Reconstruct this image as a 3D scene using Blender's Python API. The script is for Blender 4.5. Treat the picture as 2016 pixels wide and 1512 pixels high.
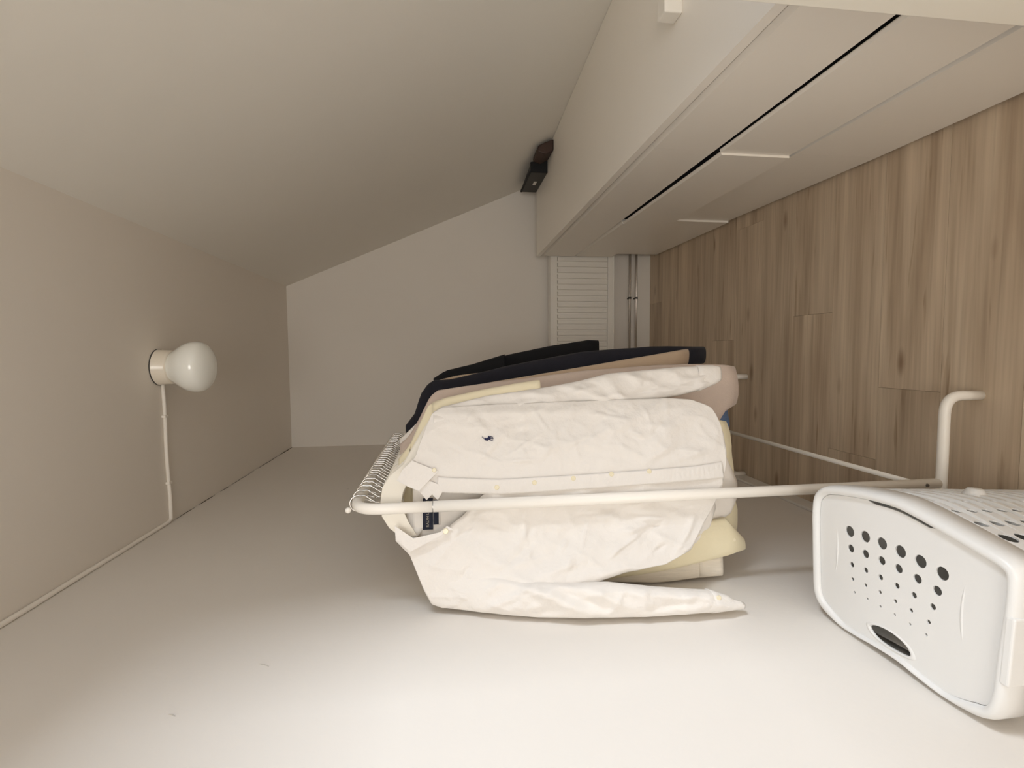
import bpy, bmesh, math, random
import numpy as np
from mathutils import Vector, Matrix, noise

# ------------------------------------------------------------------ scene, camera, light
for o in list(bpy.data.objects):
    bpy.data.objects.remove(o)
SC = bpy.context.scene
COL = SC.collection
rnd = random.Random(7)

CAM_H, F_PX = 1.3007, 990.56
PITCH, YAW, ROLL = 0.1306, 0.0633, -0.015
cp, sp, cy, sy = math.cos(PITCH), math.sin(PITCH), math.cos(YAW), math.sin(YAW)
Fv = Vector((-sy * cp, cy * cp, -sp))
Rv = Vector((cy, sy, 0))
Uv = Rv.cross(Fv)
c_, s_ = math.cos(ROLL), math.sin(ROLL)
Rv, Uv = c_ * Rv + s_ * Uv, -s_ * Rv + c_ * Uv
cam_d = bpy.data.cameras.new('camera')
cam_d.sensor_fit = 'HORIZONTAL'
cam_d.sensor_width = 36
cam_d.lens = F_PX / 2016 * 36
cam_d.clip_start = 0.02
cam = bpy.data.objects.new('camera', cam_d)
COL.objects.link(cam)
# the photograph was taken with the camera turned a quarter round: picture right is down
X, Y, Z = -Uv, Rv, -Fv
cam.matrix_world = Matrix(((X.x, Y.x, Z.x, 0), (X.y, Y.y, Z.y, 0), (X.z, Y.z, Z.z, CAM_H), (0, 0, 0, 1)))
SC.camera = cam

SC.view_settings.view_transform = 'Standard'
SC.view_settings.look = 'None'
SC.view_settings.gamma = 1
SC.view_settings.use_curve_mapping = False
SC.view_settings.exposure = 0.12
try:
    SC.cycles.use_denoising = True
    SC.cycles.max_bounces = 14
    SC.cycles.diffuse_bounces = 10
except Exception:
    pass

world = bpy.data.worlds.new('world')
world.use_nodes = True
world.node_tree.nodes['Background'].inputs[0].default_value = (0.75, 0.85, 1.0, 1)
world.node_tree.nodes['Background'].inputs[1].default_value = 1.0
SC.world = world


def area(name, loc, target, sx, sy_, power, color, spread=180):
    l = bpy.data.lights.new(name, 'AREA')
    l.shape = 'RECTANGLE'
    l.size, l.size_y = sx, sy_
    l.energy = power
    l.color = color
    l.spread = math.radians(spread)
    o = bpy.data.objects.new(name, l)
    o.location = loc
    o.rotation_euler = (Vector(target) - Vector(loc)).to_track_quat('-Z', 'Y').to_euler()
    COL.objects.link(o)
    return o


# daylight through the roof window beside the camera
area('daylight', (3.3, 0.25, 2.35), (0.85, 0.10, 1.40), 0.9, 1.2, 122, (0.88, 0.935, 1.0))
# added fill light behind the camera; the room has no source there
area('room_fill', (0.0, -2.05, 1.62), (0.0, 3.0, 1.1), 1.0, 1.1, 23.5, (1.0, 0.965, 0.905))


# ------------------------------------------------------------------ materials
def new_mat(name):
    m = bpy.data.materials.new(name)
    m.use_nodes = True
    nt = m.node_tree
    return m, nt, nt.nodes['Principled BSDF']


def mat(name, color, rough=0.6, var=0.0, vscale=6.0, bump=0.0, bscale=80.0, metal=0.0, coat=0.0, stretch=None, sheen=0.0,
        bdist=0.002):
    m, nt, b = new_mat(name)
    b.inputs['Base Color'].default_value = (*color, 1)
    b.inputs['Roughness'].default_value = rough
    b.inputs['Metallic'].default_value = metal
    if coat:
        b.inputs['Coat Weight'].default_value = coat
        b.inputs['Coat Roughness'].default_value = 0.15
    if sheen:
        b.inputs['Sheen Weight'].default_value = sheen
        b.inputs['Sheen Roughness'].default_value = 0.5
    tc = nt.nodes.new('ShaderNodeTexCoord')
    src = tc.outputs['Object']
    if stretch:
        mp = nt.nodes.new('ShaderNodeMapping')
        mp.inputs['Scale'].default_value = stretch
        nt.links.new(src, mp.inputs['Vector'])
        src = mp.outputs['Vector']
    if var:
        n = nt.nodes.new('ShaderNodeTexNoise')
        n.inputs['Scale'].default_value = vscale
        n.inputs['Detail'].default_value = 5
        nt.links.new(src, n.inputs['Vector'])
        r = nt.nodes.new('ShaderNodeMix')
        r.data_type = 'RGBA'
        r.inputs['A'].default_value = (*[c * (1 - var) for c in color], 1)
        r.inputs['B'].default_value = (*[min(1, c * (1 + var * .6)) for c in color], 1)
        nt.links.new(n.outputs['Fac'], r.inputs['Factor'])
        nt.links.new(r.outputs['Result'], b.inputs['Base Color'])
    if bump:
        n2 = nt.nodes.new('ShaderNodeTexNoise')
        n2.inputs['Scale'].default_value = bscale
        n2.inputs['Detail'].default_value = 6
        nt.links.new(src, n2.inputs['Vector'])
        bp = nt.nodes.new('ShaderNodeBump')
        bp.inputs['Strength'].default_value = bump
        bp.inputs['Distance'].default_value = bdist
        nt.links.new(n2.outputs['Fac'], bp.inputs['Height'])
        nt.links.new(bp.outputs['Normal'], b.inputs['Normal'])
    return m


def wood_mat():
    m, nt, b = new_mat('laminate_floor')
    L = nt.links
    N = nt.nodes.new
    tc = N('ShaderNodeTexCoord')
    oi = N('ShaderNodeObjectInfo')
    mul = N('ShaderNodeMath'); mul.operation = 'MULTIPLY'; mul.inputs[1].default_value = 37.0
    L.new(oi.outputs['Random'], mul.inputs[0])
    comb = N('ShaderNodeCombineXYZ')
    L.new(mul.outputs[0], comb.inputs['X']); L.new(mul.outputs[0], comb.inputs['Y'])
    add = N('ShaderNodeVectorMath'); add.operation = 'ADD'
    L.new(tc.outputs['Object'], add.inputs[0]); L.new(comb.outputs[0], add.inputs[1])

    def nz(scale, detail=4, dist=0.0):
        mp = N('ShaderNodeMapping'); mp.inputs['Scale'].default_value = scale
        L.new(add.outputs[0], mp.inputs['Vector'])
        n = N('ShaderNodeTexNoise'); n.inputs['Scale'].default_value = 1.0
        n.inputs['Detail'].default_value = detail; n.inputs['Distortion'].default_value = dist
        L.new(mp.outputs[0], n.inputs['Vector'])
        return n.outputs['Fac']
    broad = nz((1.1, 15, 1), 3, .4)
    fine = nz((2.2, 95, 1), 4, .3)
    streak = nz((3.2, 38, 1), 2, .7)
    r1 = N('ShaderNodeValToRGB')
    e = r1.color_ramp.elements
    e[0].position, e[0].color = .30, (0.40, 0.305, 0.215, 1)
    e[1].position, e[1].color = .72, (0.66, 0.55, 0.415, 1)
    k = e.new(.5); k.color = (0.54, 0.435, 0.32, 1)
    L.new(broad, r1.inputs['Fac'])
    r2 = N('ShaderNodeValToRGB')
    e = r2.color_ramp.elements
    e[0].position, e[0].color = .32, (.88, .865, .85, 1)
    e[1].position, e[1].color = .62, (1.06, 1.06, 1.06, 1)
    L.new(fine, r2.inputs['Fac'])
    mx = N('ShaderNodeMix'); mx.data_type = 'RGBA'; mx.blend_type = 'MULTIPLY'; mx.inputs['Factor'].default_value = 1
    L.new(r1.outputs['Color'], mx.inputs['A']); L.new(r2.outputs['Color'], mx.inputs['B'])
    r3 = N('ShaderNodeValToRGB')
    e = r3.color_ramp.elements
    e[0].position, e[0].color = .24, (.62, .55, .48, 1)
    e[1].position, e[1].color = .36, (1, 1, 1, 1)
    L.new(streak, r3.inputs['Fac'])
    mx2 = N('ShaderNodeMix'); mx2.data_type = 'RGBA'; mx2.blend_type = 'MULTIPLY'; mx2.inputs['Factor'].default_value = .85
    L.new(mx.outputs['Result'], mx2.inputs['A']); L.new(r3.outputs['Color'], mx2.inputs['B'])
    # knots
    mp = N('ShaderNodeMapping'); mp.inputs['Scale'].default_value = (2.4, 7.0, 1)
    L.new(add.outputs[0], mp.inputs['Vector'])
    vo = N('ShaderNodeTexVoronoi'); vo.inputs['Scale'].default_value = 1.0
    L.new(mp.outputs[0], vo.inputs['Vector'])
    r4 = N('ShaderNodeValToRGB')
    e = r4.color_ramp.elements
    e[0].position, e[0].color = .03, (.42, .32, .25, 1)
    e[1].position, e[1].color = .12, (1, 1, 1, 1)
    L.new(vo.outputs['Distance'], r4.inputs['Fac'])
    mx3 = N('ShaderNodeMix'); mx3.data_type = 'RGBA'; mx3.blend_type = 'MULTIPLY'; mx3.inputs['Factor'].default_value = .8
    L.new(mx2.outputs['Result'], mx3.inputs['A']); L.new(r4.outputs['Color'], mx3.inputs['B'])
    # each plank a little lighter or darker
    mr = N('ShaderNodeMapRange'); mr.inputs['To Min'].default_value = .95; mr.inputs['To Max'].default_value = 1.06
    L.new(oi.outputs['Random'], mr.inputs['Value'])
    sc = N('ShaderNodeVectorMath'); sc.operation = 'SCALE'
    L.new(mx3.outputs['Result'], sc.inputs[0]); L.new(mr.outputs[0], sc.inputs['Scale'])
    L.new(sc.outputs[0], b.inputs['Base Color'])
    b.inputs['Roughness'].default_value = .5
    bp = N('ShaderNodeBump'); bp.inputs['Strength'].default_value = .15; bp.inputs['Distance'].default_value = .001
    L.new(fine, bp.inputs['Height']); L.new(bp.outputs[0], b.inputs['Normal'])
    return m


WALL = mat('wall_paint', (0.78, 0.745, 0.70), .75, var=.03, vscale=2.5, bump=.12, bscale=90)
CEIL = mat('ceiling_paint', (0.78, 0.735, 0.675), .8, var=.03, vscale=2.0, bump=.12, bscale=70)
SLOPE = mat('slope_paint', (0.80, 0.775, 0.72), .7, var=.03, vscale=2.0, bump=.1, bscale=60)
SKIRT = mat('skirting_paint', (0.78, 0.75, 0.70), .45, var=.02)
WHITE_FURN = mat('white_foil', (0.91, 0.87, 0.805), .38, var=.02, vscale=3)
CREAM = mat('cream_paint', (0.94, 0.91, 0.82), .45, var=.02)
GAP_SHADE = mat('gap_shade', (0.02, 0.02, 0.025), .9, var=.1)  # near-black colour paints in the shade of drawer gaps and dresser foot
WOOD = wood_mat()
SUBFLOOR = mat('subfloor', (0.10, 0.075, 0.05), .9, var=.1)
RAD = mat('radiator_enamel', (0.82, 0.80, 0.755), .35, var=.01)
PIPE = mat('pipe_metal', (0.62, 0.58, 0.53), .3, metal=.85, var=.05)
STEEL = mat('hook_steel', (0.72, 0.70, 0.68), .22, metal=1.0, var=.03)
RACK = mat('rack_powder_coat', (0.92, 0.885, 0.825), .42, var=.015)
HANGER = mat('hanger_paint', (0.86, 0.82, 0.73), .4, var=.02)
PLASTIC = mat('hamper_plastic', (0.80, 0.80, 0.79), .35, var=.01, bump=.05, bscale=300)
COTTON = mat('white_cotton', (0.82, 0.79, 0.755), .85, var=.02, vscale=9, bump=.6, bscale=30, sheen=.1, bdist=.008)
COTTON_IN = mat('white_cotton_inside', (0.88, 0.845, 0.80), .9, var=.03, vscale=9, bump=.3, bscale=30, bdist=.004)
GREYWHITE = mat('washed_white_cotton', (0.84, 0.80, 0.755), .9, var=.03, vscale=9, bump=.3, bscale=30, bdist=.004)
CREAM_TEE = mat('cream_jersey', (0.84, 0.765, 0.57), .9, var=.04, vscale=12, bump=.2, bscale=140, sheen=.1)
YELLOW = mat('pale_yellow_cotton', (0.86, 0.785, 0.57), .9, var=.05, vscale=10, bump=.3, bscale=60, sheen=.1, bdist=.003)
KNIT = mat('oatmeal_knit', (0.80, 0.735, 0.63), .95, var=.10, vscale=1, bump=.6, bscale=1, stretch=(260, 260, 30), sheen=.2)
TAUPE = mat('taupe_knit', (0.60, 0.495, 0.43), .95, var=.07, vscale=40, bump=.4, bscale=220, sheen=.2)
TAN = mat('tan_knit', (0.55, 0.42, 0.30), .95, var=.06, vscale=30, bump=.3, bscale=200, sheen=.2)
DENIM = mat('blue_denim', (0.13, 0.20, 0.36), .9, var=.25, vscale=1, bump=.4, bscale=1, stretch=(160, 160, 24))
NAVY = mat('dark_navy_knit', (0.012, 0.012, 0.020), .95, var=.2, vscale=30, bump=.4, bscale=180, sheen=.05)
BLACK = mat('black_jersey', (0.006, 0.006, 0.008), .95, var=.2, vscale=30, bump=.2, bscale=120)
BUTTON = mat('pearl_button', (0.83, 0.76, 0.56), .3, var=.08, vscale=60, coat=.4)
LOGO = mat('navy_embroidery', (0.02, 0.022, 0.075), .8, var=.2, vscale=400, bump=.5, bscale=900)
LABEL_CLOTH = mat('navy_woven_label', (0.012, 0.016, 0.035), .8, var=.15, vscale=300, bump=.3, bscale=900)
LABEL_INK = mat('label_lettering', (0.46, 0.42, 0.34), .7, var=.05)
OPAL = mat('opal_glass', (0.93, 0.945, 0.91), .10, var=.015, coat=.5)
CERAMIC = mat('cream_ceramic', (0.84, 0.78, 0.68), .25, var=.04, coat=.3)
CABLE = mat('cable_sheath', (0.88, 0.84, 0.78), .5, var=.02)
SCUFF = mat('plaster_scuff', (0.52, 0.49, 0.45), .8, var=.1, vscale=80)
CRACK = mat('dark_crack', (0.05, 0.04, 0.03), .95, var=.2, vscale=60)
BOX_GREY = mat('charcoal_card', (0.055, 0.053, 0.05), .7, var=.1, vscale=30)
BOX_BLACK = mat('black_card', (0.006, 0.006, 0.007), .8, var=.1, vscale=30)
BROWN = mat('dark_brown_leather', (0.05, 0.025, 0.018), .6, var=.15, vscale=40, bump=.2, bscale=150)
STICKER = mat('white_sticker', (0.75, 0.73, 0.68), .6, var=.02)
WHITE_PLASTIC = mat('white_plastic', (0.84, 0.80, 0.73), .4, var=.02)
SCREW = mat('screw_steel', (0.35, 0.33, 0.31), .35, metal=1.0, var=.05)


def glass_mat():
    m = bpy.data.materials.new('window_glass')
    m.use_nodes = True
    nt = m.node_tree
    nt.nodes.clear()
    out = nt.nodes.new('ShaderNodeOutputMaterial')
    mx = nt.nodes.new('ShaderNodeMixShader')
    t = nt.nodes.new('ShaderNodeBsdfTransparent')
    g = nt.nodes.new('ShaderNodeBsdfGlossy')
    g.inputs['Roughness'].default_value = .02
    mx.inputs[0].default_value = .06
    nt.links.new(t.outputs[0], mx.inputs[1]); nt.links.new(g.outputs[0], mx.inputs[2])
    nt.links.new(mx.outputs[0], out.inputs[0])
    return m


GLASS = glass_mat()


# ------------------------------------------------------------------ helpers
def link(name, me, m=None, parent=None):
    o = bpy.data.objects.new(name, me)
    COL.objects.link(o)
    if m is not None and not me.materials:
        me.materials.append(m)
    if parent is not None:
        o.parent = parent
    return o


def obj(name, bm, m, parent=None, smooth=False, bevel=0.0, segs=2, solid=0.0, sub=0, angle=None):
    bmesh.ops.recalc_face_normals(bm, faces=bm.faces)
    me = bpy.data.meshes.new(name)
    bm.to_mesh(me)
    bm.free()
    if smooth:
        me.polygons.foreach_set('use_smooth', [True] * len(me.polygons))
    o = link(name, me, m, parent)
    if solid:
        s = o.modifiers.new('solid', 'SOLIDIFY'); s.thickness = solid; s.offset = 0
    if bevel:
        b = o.modifiers.new('bevel', 'BEVEL'); b.width = bevel; b.segments = segs; b.limit_method = 'ANGLE'
        b.angle_limit = math.radians(40)
    if sub:
        s = o.modifiers.new('sub', 'SUBSURF'); s.levels = s.render_levels = sub
    return o


def tag(o, label, cat=None, group=None, kind=None):
    o['label'] = label
    if cat: o['category'] = cat
    if group: o['group'] = group
    if kind: o['kind'] = kind
    return o


def empty(name, loc, rz=0.0):
    o = bpy.data.objects.new(name, None)
    o.empty_display_size = .05
    o.location = loc
    o.rotation_euler = (0, 0, rz)
    COL.objects.link(o)
    return o


def hexa(bm, P):
    """eight corners: 0-3 one end loop, 4-7 the other"""
    v = [bm.verts.new(p) for p in P]
    for f in ((0, 1, 2, 3), (4, 5, 6, 7), (0, 1, 5, 4), (1, 2, 6, 5), (2, 3, 7, 6), (3, 0, 4, 7)):
        bm.faces.new([v[i] for i in f])


def box(bm, x0, x1, y0, y1, z0, z1):
    hexa(bm, [(x0, y0, z0), (x1, y0, z0), (x1, y1, z0), (x0, y1, z0), (x0, y0, z1), (x1, y0, z1), (x1, y1, z1), (x0, y1, z1)])


def BX(x0, x1, y0, y1, z0, z1):
    bm = bmesh.new(); box(bm, x0, x1, y0, y1, z0, z1); return bm


def rings(bm, R, cap0=True, cap1=True, closed=True):
    V = [[bm.verts.new(p) for p in r] for r in R]
    n = len(V[0])
    for a, b in zip(V[:-1], V[1:]):
        for i in range(n if closed else n - 1):
            j = (i + 1) % n
            bm.faces.new((a[i], a[j], b[j], b[i]))
    if closed and cap0: bm.faces.new(V[0])
    if closed and cap1: bm.faces.new(V[-1])
    return V


def tube(bm, pts, r, n=12, cap=True):
    pts = [Vector(p) for p in pts]
    rs = r if isinstance(r, (list, tuple)) else [r] * len(pts)
    prev = None
    R = []
    for i, p in enumerate(pts):
        d = (pts[min(i + 1, len(pts) - 1)] - pts[max(i - 1, 0)]).normalized()
        if prev is None:
            a = Vector((0, 0, 1)) if abs(d.z) < .9 else Vector((1, 0, 0))
            u = d.cross(a).normalized()
        else:
            u = (prev - d * prev.dot(d)).normalized()
        prev = u
        w = d.cross(u)
        R.append([p + (u * math.cos(2 * math.pi * k / n) + w * math.sin(2 * math.pi * k / n)) * rs[i] for k in range(n)])
    rings(bm, R, cap, cap)


def lathe(bm, prof, center, n=40):
    R = [[(center[0] + r * math.cos(2 * math.pi * k / n), center[1] + r * math.sin(2 * math.pi * k / n), z) for k in range(n)]
         for r, z in prof]
    rings(bm, R)


def fillet(pts, r, n=8):
    pts = [Vector(p) for p in pts]
    out = [pts[0]]
    for a, b, c in zip(pts[:-2], pts[1:-1], pts[2:]):
        u, w = (a - b).normalized(), (c - b).normalized()
        for k in range(n + 1):
            t = k / n
            out.append((b + u * r) * (1 - t) ** 2 + b * 2 * t * (1 - t) + (b + w * r) * t * t)
    out.append(pts[-1])
    return out


def poly_fill(loops, to3, depth_vec=None):
    """flat sheet with holes: loops of 2D points, to3 maps (a, b) to a point"""
    bm = bmesh.new()
    edges = []
    for lp in loops:
        v = [bm.verts.new(to3(*p)) for p in lp]
        edges += [bm.edges.new((v[i], v[(i + 1) % len(v)])) for i in range(len(v))]
    bmesh.ops.triangle_fill(bm, use_beauty=True, use_dissolve=False, edges=edges)
    if depth_vec is not None:
        g = bmesh.ops.extrude_face_region(bm, geom=list(bm.faces))
        for e in g['geom']:
            if isinstance(e, bmesh.types.BMVert):
                e.co += Vector(depth_vec)
    return bm


def circle(cx, cy_, r, n=18, rx=None):
    return [(cx + (rx or r) * math.cos(2 * math.pi * k / n), cy_ + r * math.sin(2 * math.pi * k / n)) for k in range(n)]


def smooth_loop(pts, n=4):
    """closed Catmull-Rom through 2D points"""
    out = []
    m = len(pts)
    for i in range(m):
        p0, p1, p2, p3 = [np.array(pts[(i + k) % m], float) for k in (-1, 0, 1, 2)]
        for k in range(n):
            t = k / n
            q = .5 * (2 * p1 + (p2 - p0) * t + (2 * p0 - 5 * p1 + 4 * p2 - p3) * t * t + (3 * p1 - p0 - 3 * p2 + p3) * t ** 3)
            out.append((float(q[0]), float(q[1])))
    return out


# ------------------------------------------------------------------ the room
XL, H, XS, D, ZT = -0.554, 2.2143, 0.393, 3.107, 0.7568
YN = -2.2


def xk(y):
    y = max(y, .8)
    return 1.1775 + (1.0207 - 1.1775) * (y - .8) / (3.107 - .8)


def slope_x(y, z):
    return XS + (H - z) / (H - ZT) * (xk(y) - XS)


def structure(o, label, cat):
    return tag(o, label, cat, kind='structure')


wl = structure(obj('wall_left', BX(XL - .15, XL, YN - .15, D + .15, -.02, H + .12), WALL),
               'long plain off-white wall behind the laundry hamper, brightly lit at its near end', 'wall')
structure(obj('wall_back', BX(XL, 1.60, D, D + .15, -.02, H + .12), WALL),
          'far end wall with the radiator and a slanting upper edge', 'wall')
structure(obj('wall_front', BX(XL, 1.60, YN - .15, YN, -.02, H + .12), WALL), 'end wall behind the photographer', 'wall')
structure(obj('ceiling', BX(XL, XS + .06, YN, D, H, H + .12), CEIL), 'flat strip of ceiling carrying the globe lamp', 'ceiling')

bm = bmesh.new()
WIN_Y0, WIN_Y1, WIN_Z0, WIN_Z1 = -1.60, 0.78, 1.12, 1.89
TH = .16


def slope_piece(y0, y1, z0, z1):
    P = []
    for y in (y0, y1):
        P += [(slope_x(y, z0), y, z0), (slope_x(y, z1), y, z1), (slope_x(y, z1) + TH, y, z1 + .05), (slope_x(y, z0) + TH, y, z0 + .05)]
    hexa(bm, P)


for z0, z1 in ((-.02, WIN_Z0), (WIN_Z0, WIN_Z1), (WIN_Z1, H + .02)):
    for y0, y1 in ((YN, WIN_Y0), (WIN_Y0, WIN_Y1), (WIN_Y1, .80)):
        if (z0, y0) != (WIN_Z0, WIN_Y0):
            slope_piece(y0, y1, z0, z1)
NYS = 12
R = []
for i in range(NYS + 1):
    y = .80 + (D - .80) * i / NYS
    prof = [(slope_x(y, z), y, z) for z in np.linspace(-.02, H + .02, 13)]
    R.append(prof + [(slope_x(y, H + .02) + TH, y, H + .08), (slope_x(y, -.02) + TH, y, -.02)])
rings(bm, R)
structure(obj('ceiling_slope', bm, SLOPE), 'tall sloping attic ceiling above the row of dressers', 'ceiling')

# roof window in the slope, beside the camera
win = empty('window_1', (slope_x(0, WIN_Z0), (WIN_Y0 + WIN_Y1) / 2, WIN_Z0))
structure(win, 'roof window in the sloping ceiling beside the photographer', 'window')


def on_slope(y, z, d=0.0):
    return Vector((slope_x(0, z) + d, y, z + d * .33)) - win.location


for a, b in (((WIN_Y0, WIN_Z0), (WIN_Y1, WIN_Z0)), ((WIN_Y0, WIN_Z1), (WIN_Y1, WIN_Z1)),
             ((WIN_Y0, WIN_Z0), (WIN_Y0, WIN_Z1)), ((WIN_Y1, WIN_Z0), (WIN_Y1, WIN_Z1))):
    bm = bmesh.new()
    tube(bm, [on_slope(*a, .11), on_slope(*b, .11)], .028, 4)
    obj('frame', bm, WHITE_FURN, win)
bm = bmesh.new()
bm.faces.new([bm.verts.new(on_slope(*p, .11)) for p in ((WIN_Y0, WIN_Z0), (WIN_Y1, WIN_Z0), (WIN_Y1, WIN_Z1), (WIN_Y0, WIN_Z1))])
obj('pane', bm, GLASS, win, solid=.006)

# floor of laminate planks laid across the room
fl = structure(obj('floor', BX(XL - .1, 1.5, YN, D + .05, -.03, -.0135), SUBFLOOR), 'worn pale wood laminate floor of planks laid across the room', 'floor')
PW, PL = .1935, 1.285
bm = BX(0, PL - .0008, 0, PW - .0008, -.0125, 0)
bmesh.ops.recalc_face_normals(bm, faces=bm.faces)
plank_me = bpy.data.meshes.new('plank')
bm.to_mesh(plank_me); bm.free()
plank_me.materials.append(WOOD)
joint = {0: -.113, 2: .128, 1: .95, -1: .90, -2: .80, 3: -.62, 4: -.75, 5: .05, 6: .92, 7: -.2, 8: .88, 9: .3}
k = -17
while 1.172 + PW * k < D:
    y0 = 1.172 + PW * k
    if y0 >= YN - .15:
        j = joint.get(k, rnd.uniform(-.5, .7))
        x = j - PL
        while x > XL: x -= PL
        while x < 1.35:
            me = plank_me
            lo, hi = max(x, XL + .001), min(x + PL, 1.34)
            if hi - lo > .02:
                y1 = min(y0 + PW, D - .001)
                if lo > x or hi < x + PL or y1 < y0 + PW - 1e-4:
                    b2 = BX(lo - x, hi - x - .0008, 0, y1 - y0 - .0008, -.0125, 0)
                    bmesh.ops.recalc_face_normals(b2, faces=b2.faces)
                    me = bpy.data.meshes.new('plank'); b2.to_mesh(me); b2.free()
                    me.materials.append(WOOD)
                p = link('plank', me, None, fl)
                p.location = (x, y0, rnd.uniform(-.0004, 0))
            x += PL
    k += 1

bm = BX(XL, XL + .010, YN, D - .012, 0, .066)
structure(obj('baseboard_left', bm, SKIRT, bevel=.003), 'low off-white skirting along the foot of the long wall', 'baseboard')
bm = BX(XL + .010, 1.30, D - .012, D, 0, .086)
structure(obj('baseboard_back', bm, SKIRT, bevel=.003), 'off-white skirting under the radiator on the far wall', 'baseboard')


# the broken caulk line where ceiling meets long wall
def crack(y0, y1, w):
    bm = bmesh.new()
    n = max(4, int((y1 - y0) / .02))
    up, lo = [], []
    for i in range(n + 1):
        y = y0 + (y1 - y0) * i / n
        ww = w * (.35 + 1.1 * abs(noise.noise((y * 23, w * 999, 1)))) * min(1, 3 * min(i, n - i) / n + .15)
        zc = H - .004 + .002 * noise.noise((y * 9, 3, 2))
        up.append((XL + .0004, y, zc + ww)); lo.append((XL + .0004, y, zc - ww))
    rings(bm, [up, lo, [(p[0] + .0006, p[1], p[2]) for p in lo], [(p[0] + .0006, p[1], p[2]) for p in up], up], closed=False)
    o = obj('crack', bm, CRACK, wl)


for a in ((2.86, 3.10, .0055), (2.55, 2.84, .0030), (2.24, 2.50, .0020), (2.14, 2.22, .0024), (1.96, 2.09, .0042), (1.80, 1.93, .0022), (1.50, 1.54, .0022),
          (1.42, 1.46, .0020), (1.18, 1.38, .0020)):
    crack(*a)
for (y, z, l) in ((.91, 1.62, .02), (.80, 1.72, .012), (.61, 1.16, .012), (2.1, 1.7, .01)):   # small scuffs in the plaster
    bm = bmesh.new()
    tube(bm, [(XL, y, z), (XL + .0006, y + l * .3, z + l * .5), (XL, y + l * .5, z + l)], .0008, 6)
    obj('scuff', bm, SCUFF, wl)

# ------------------------------------------------------------------ dressers
def prism_y(prof, y0, y1, shift1=0.0):
    bm = bmesh.new()
    rings(bm, [[(x, y0, z) for x, z in prof], [(x + shift1, y1, z) for x, z in prof]])
    return bm


def dresser(y0, y1, label, rows):
    """rows: (front x, x shift over the length, top z, bottom z, lip depth, lip drop) from the top drawer down"""
    r = empty('dresser', ((.566 + 1.04) / 2, (y0 + y1) / 2, 0))
    tag(r, label, 'dresser', 'white dressers under the slope')
    off = r.location
    g = .0005

    def put(name, bm, m, parent, **kw):
        bmesh.ops.translate(bm, verts=bm.verts, vec=-off)
        return obj(name, bm, m, parent, **kw)
    b0, b1 = slope_x(y0, ZT) - .001, slope_x(y1, ZT) - .001
    back = 1.0
    bm = bmesh.new()
    hexa(bm, [(.566, y0 + .0001, .735), (b0, y0 + .0001, .735), (b1, y1 - .0001, .735), (.566, y1 - .0001, .735),
              (.566, y0 + .0001, ZT), (b0, y0 + .0001, ZT), (b1, y1 - .0001, ZT), (.566, y1 - .0001, ZT)])
    put('top_panel', bm, WHITE_FURN, r)
    for ya in (y0 + g, y1 - g - .018):
        put('side_panel', BX(.612, back, ya, ya + .018, 0, .735), WHITE_FURN, r, bevel=.001)
    put('back_panel', BX(back - .006, back, y0 + .02, y1 - .02, .02, .735), WHITE_FURN, r)
    put('plinth', BX(.64, .655, y0 + .02, y1 - .02, 0, .05), GAP_SHADE, r)
    for x, sl, zt, zb, ld, lh in rows:
        prof = [(x, zb), (x, zt - lh), (x + ld, zt), (x + ld + .002, zt), (x + ld + .002, zb)]
        d = put('drawer', prism_y(prof, y0 + g, y1 - g, sl), WHITE_FURN, r)
        xb = x + ld + .003
        bx = bmesh.new()
        hexa(bx, [(xb, y0 + .03, zb + .02), (back - .05, y0 + .03, zb + .02), (back - .05, y1 - .03, zb + .02), (xb + sl, y1 - .03, zb + .02),
                  (xb, y0 + .03, zt - .016), (back - .05, y0 + .03, zt - .016), (back - .05, y1 - .03, zt - .016), (xb + sl, y1 - .03, zt - .016)])
        put('drawer_box', bx, GAP_SHADE, d)
    return r


dresser(.585, 1.386, 'white three-drawer dresser nearest the camera, cut by the cream board',
        [(.571, 0, .7185, .530, .010, .010), (.566, 0, .5155, .301, .0065, .004), (.570, .004, .2785, .012, .0075, .004)])
dresser(1.386, 2.187, 'middle white three-drawer dresser with its second drawer standing slightly proud',
        [(.571, 0, .7185, .530, .010, .010), (.560, .004, .512, .298, .008, .004), (.574, .018, .280, .012, .008, .005)])
dresser(2.187, 2.975, 'farthest white three-drawer dresser, against the radiator',
        [(.571, 0, .7185, .530, .010, .010), (.566, .006, .522, .297, .018, .010), (.584, .006, .288, .012, .016, .008)])

# cream board in front of the nearest dresser
tag(obj('board', BX(.522, .544, -.05, .735, 0, .93), CREAM, bevel=.002), 'pale cream upright board standing before the nearest dresser', 'board')

# things on the dressers
b = empty('storage_box', (.975, 2.815, ZT))
tag(b, 'long charcoal box with a small white sticker, lying on the farthest dresser', 'box')
bm = bmesh.new()
hexa(bm, [(-.037, -.166, 0), (.035, -.166, 0), (.018, .165, 0), (-.037, .165, 0),
          (-.037, -.166, .086), (.012, -.166, .086), (-.010, .165, .086), (-.037, .165, .086)])
obj('body', bm, BOX_GREY, b, bevel=.0015)
bm = bmesh.new()
hexa(bm, [(-.039, -.168, -.0), (.037, -.168, -.0), (.037, -.160, -.0), (-.039, -.160, -.0),
          (-.039, -.168, .090), (.012, -.168, .090), (.012, -.160, .090), (-.039, -.160, .090)])
obj('end_cap', bm, BOX_BLACK, b, bevel=.001)
bm = bmesh.new()
hexa(bm, [(-.0385, -.160, .086), (-.028, -.160, .086), (-.028, .167, .086), (-.0385, .167, .086),
          (-.0385, -.160, .094), (-.028, -.160, .094), (-.028, .167, .094), (-.0385, .167, .094)])
obj('lid_edge', bm, BOX_BLACK, b, bevel=.001)
obj('sticker', BX(-.0385, -.0368, -.02, .03, .030, .046), STICKER, b)

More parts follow.
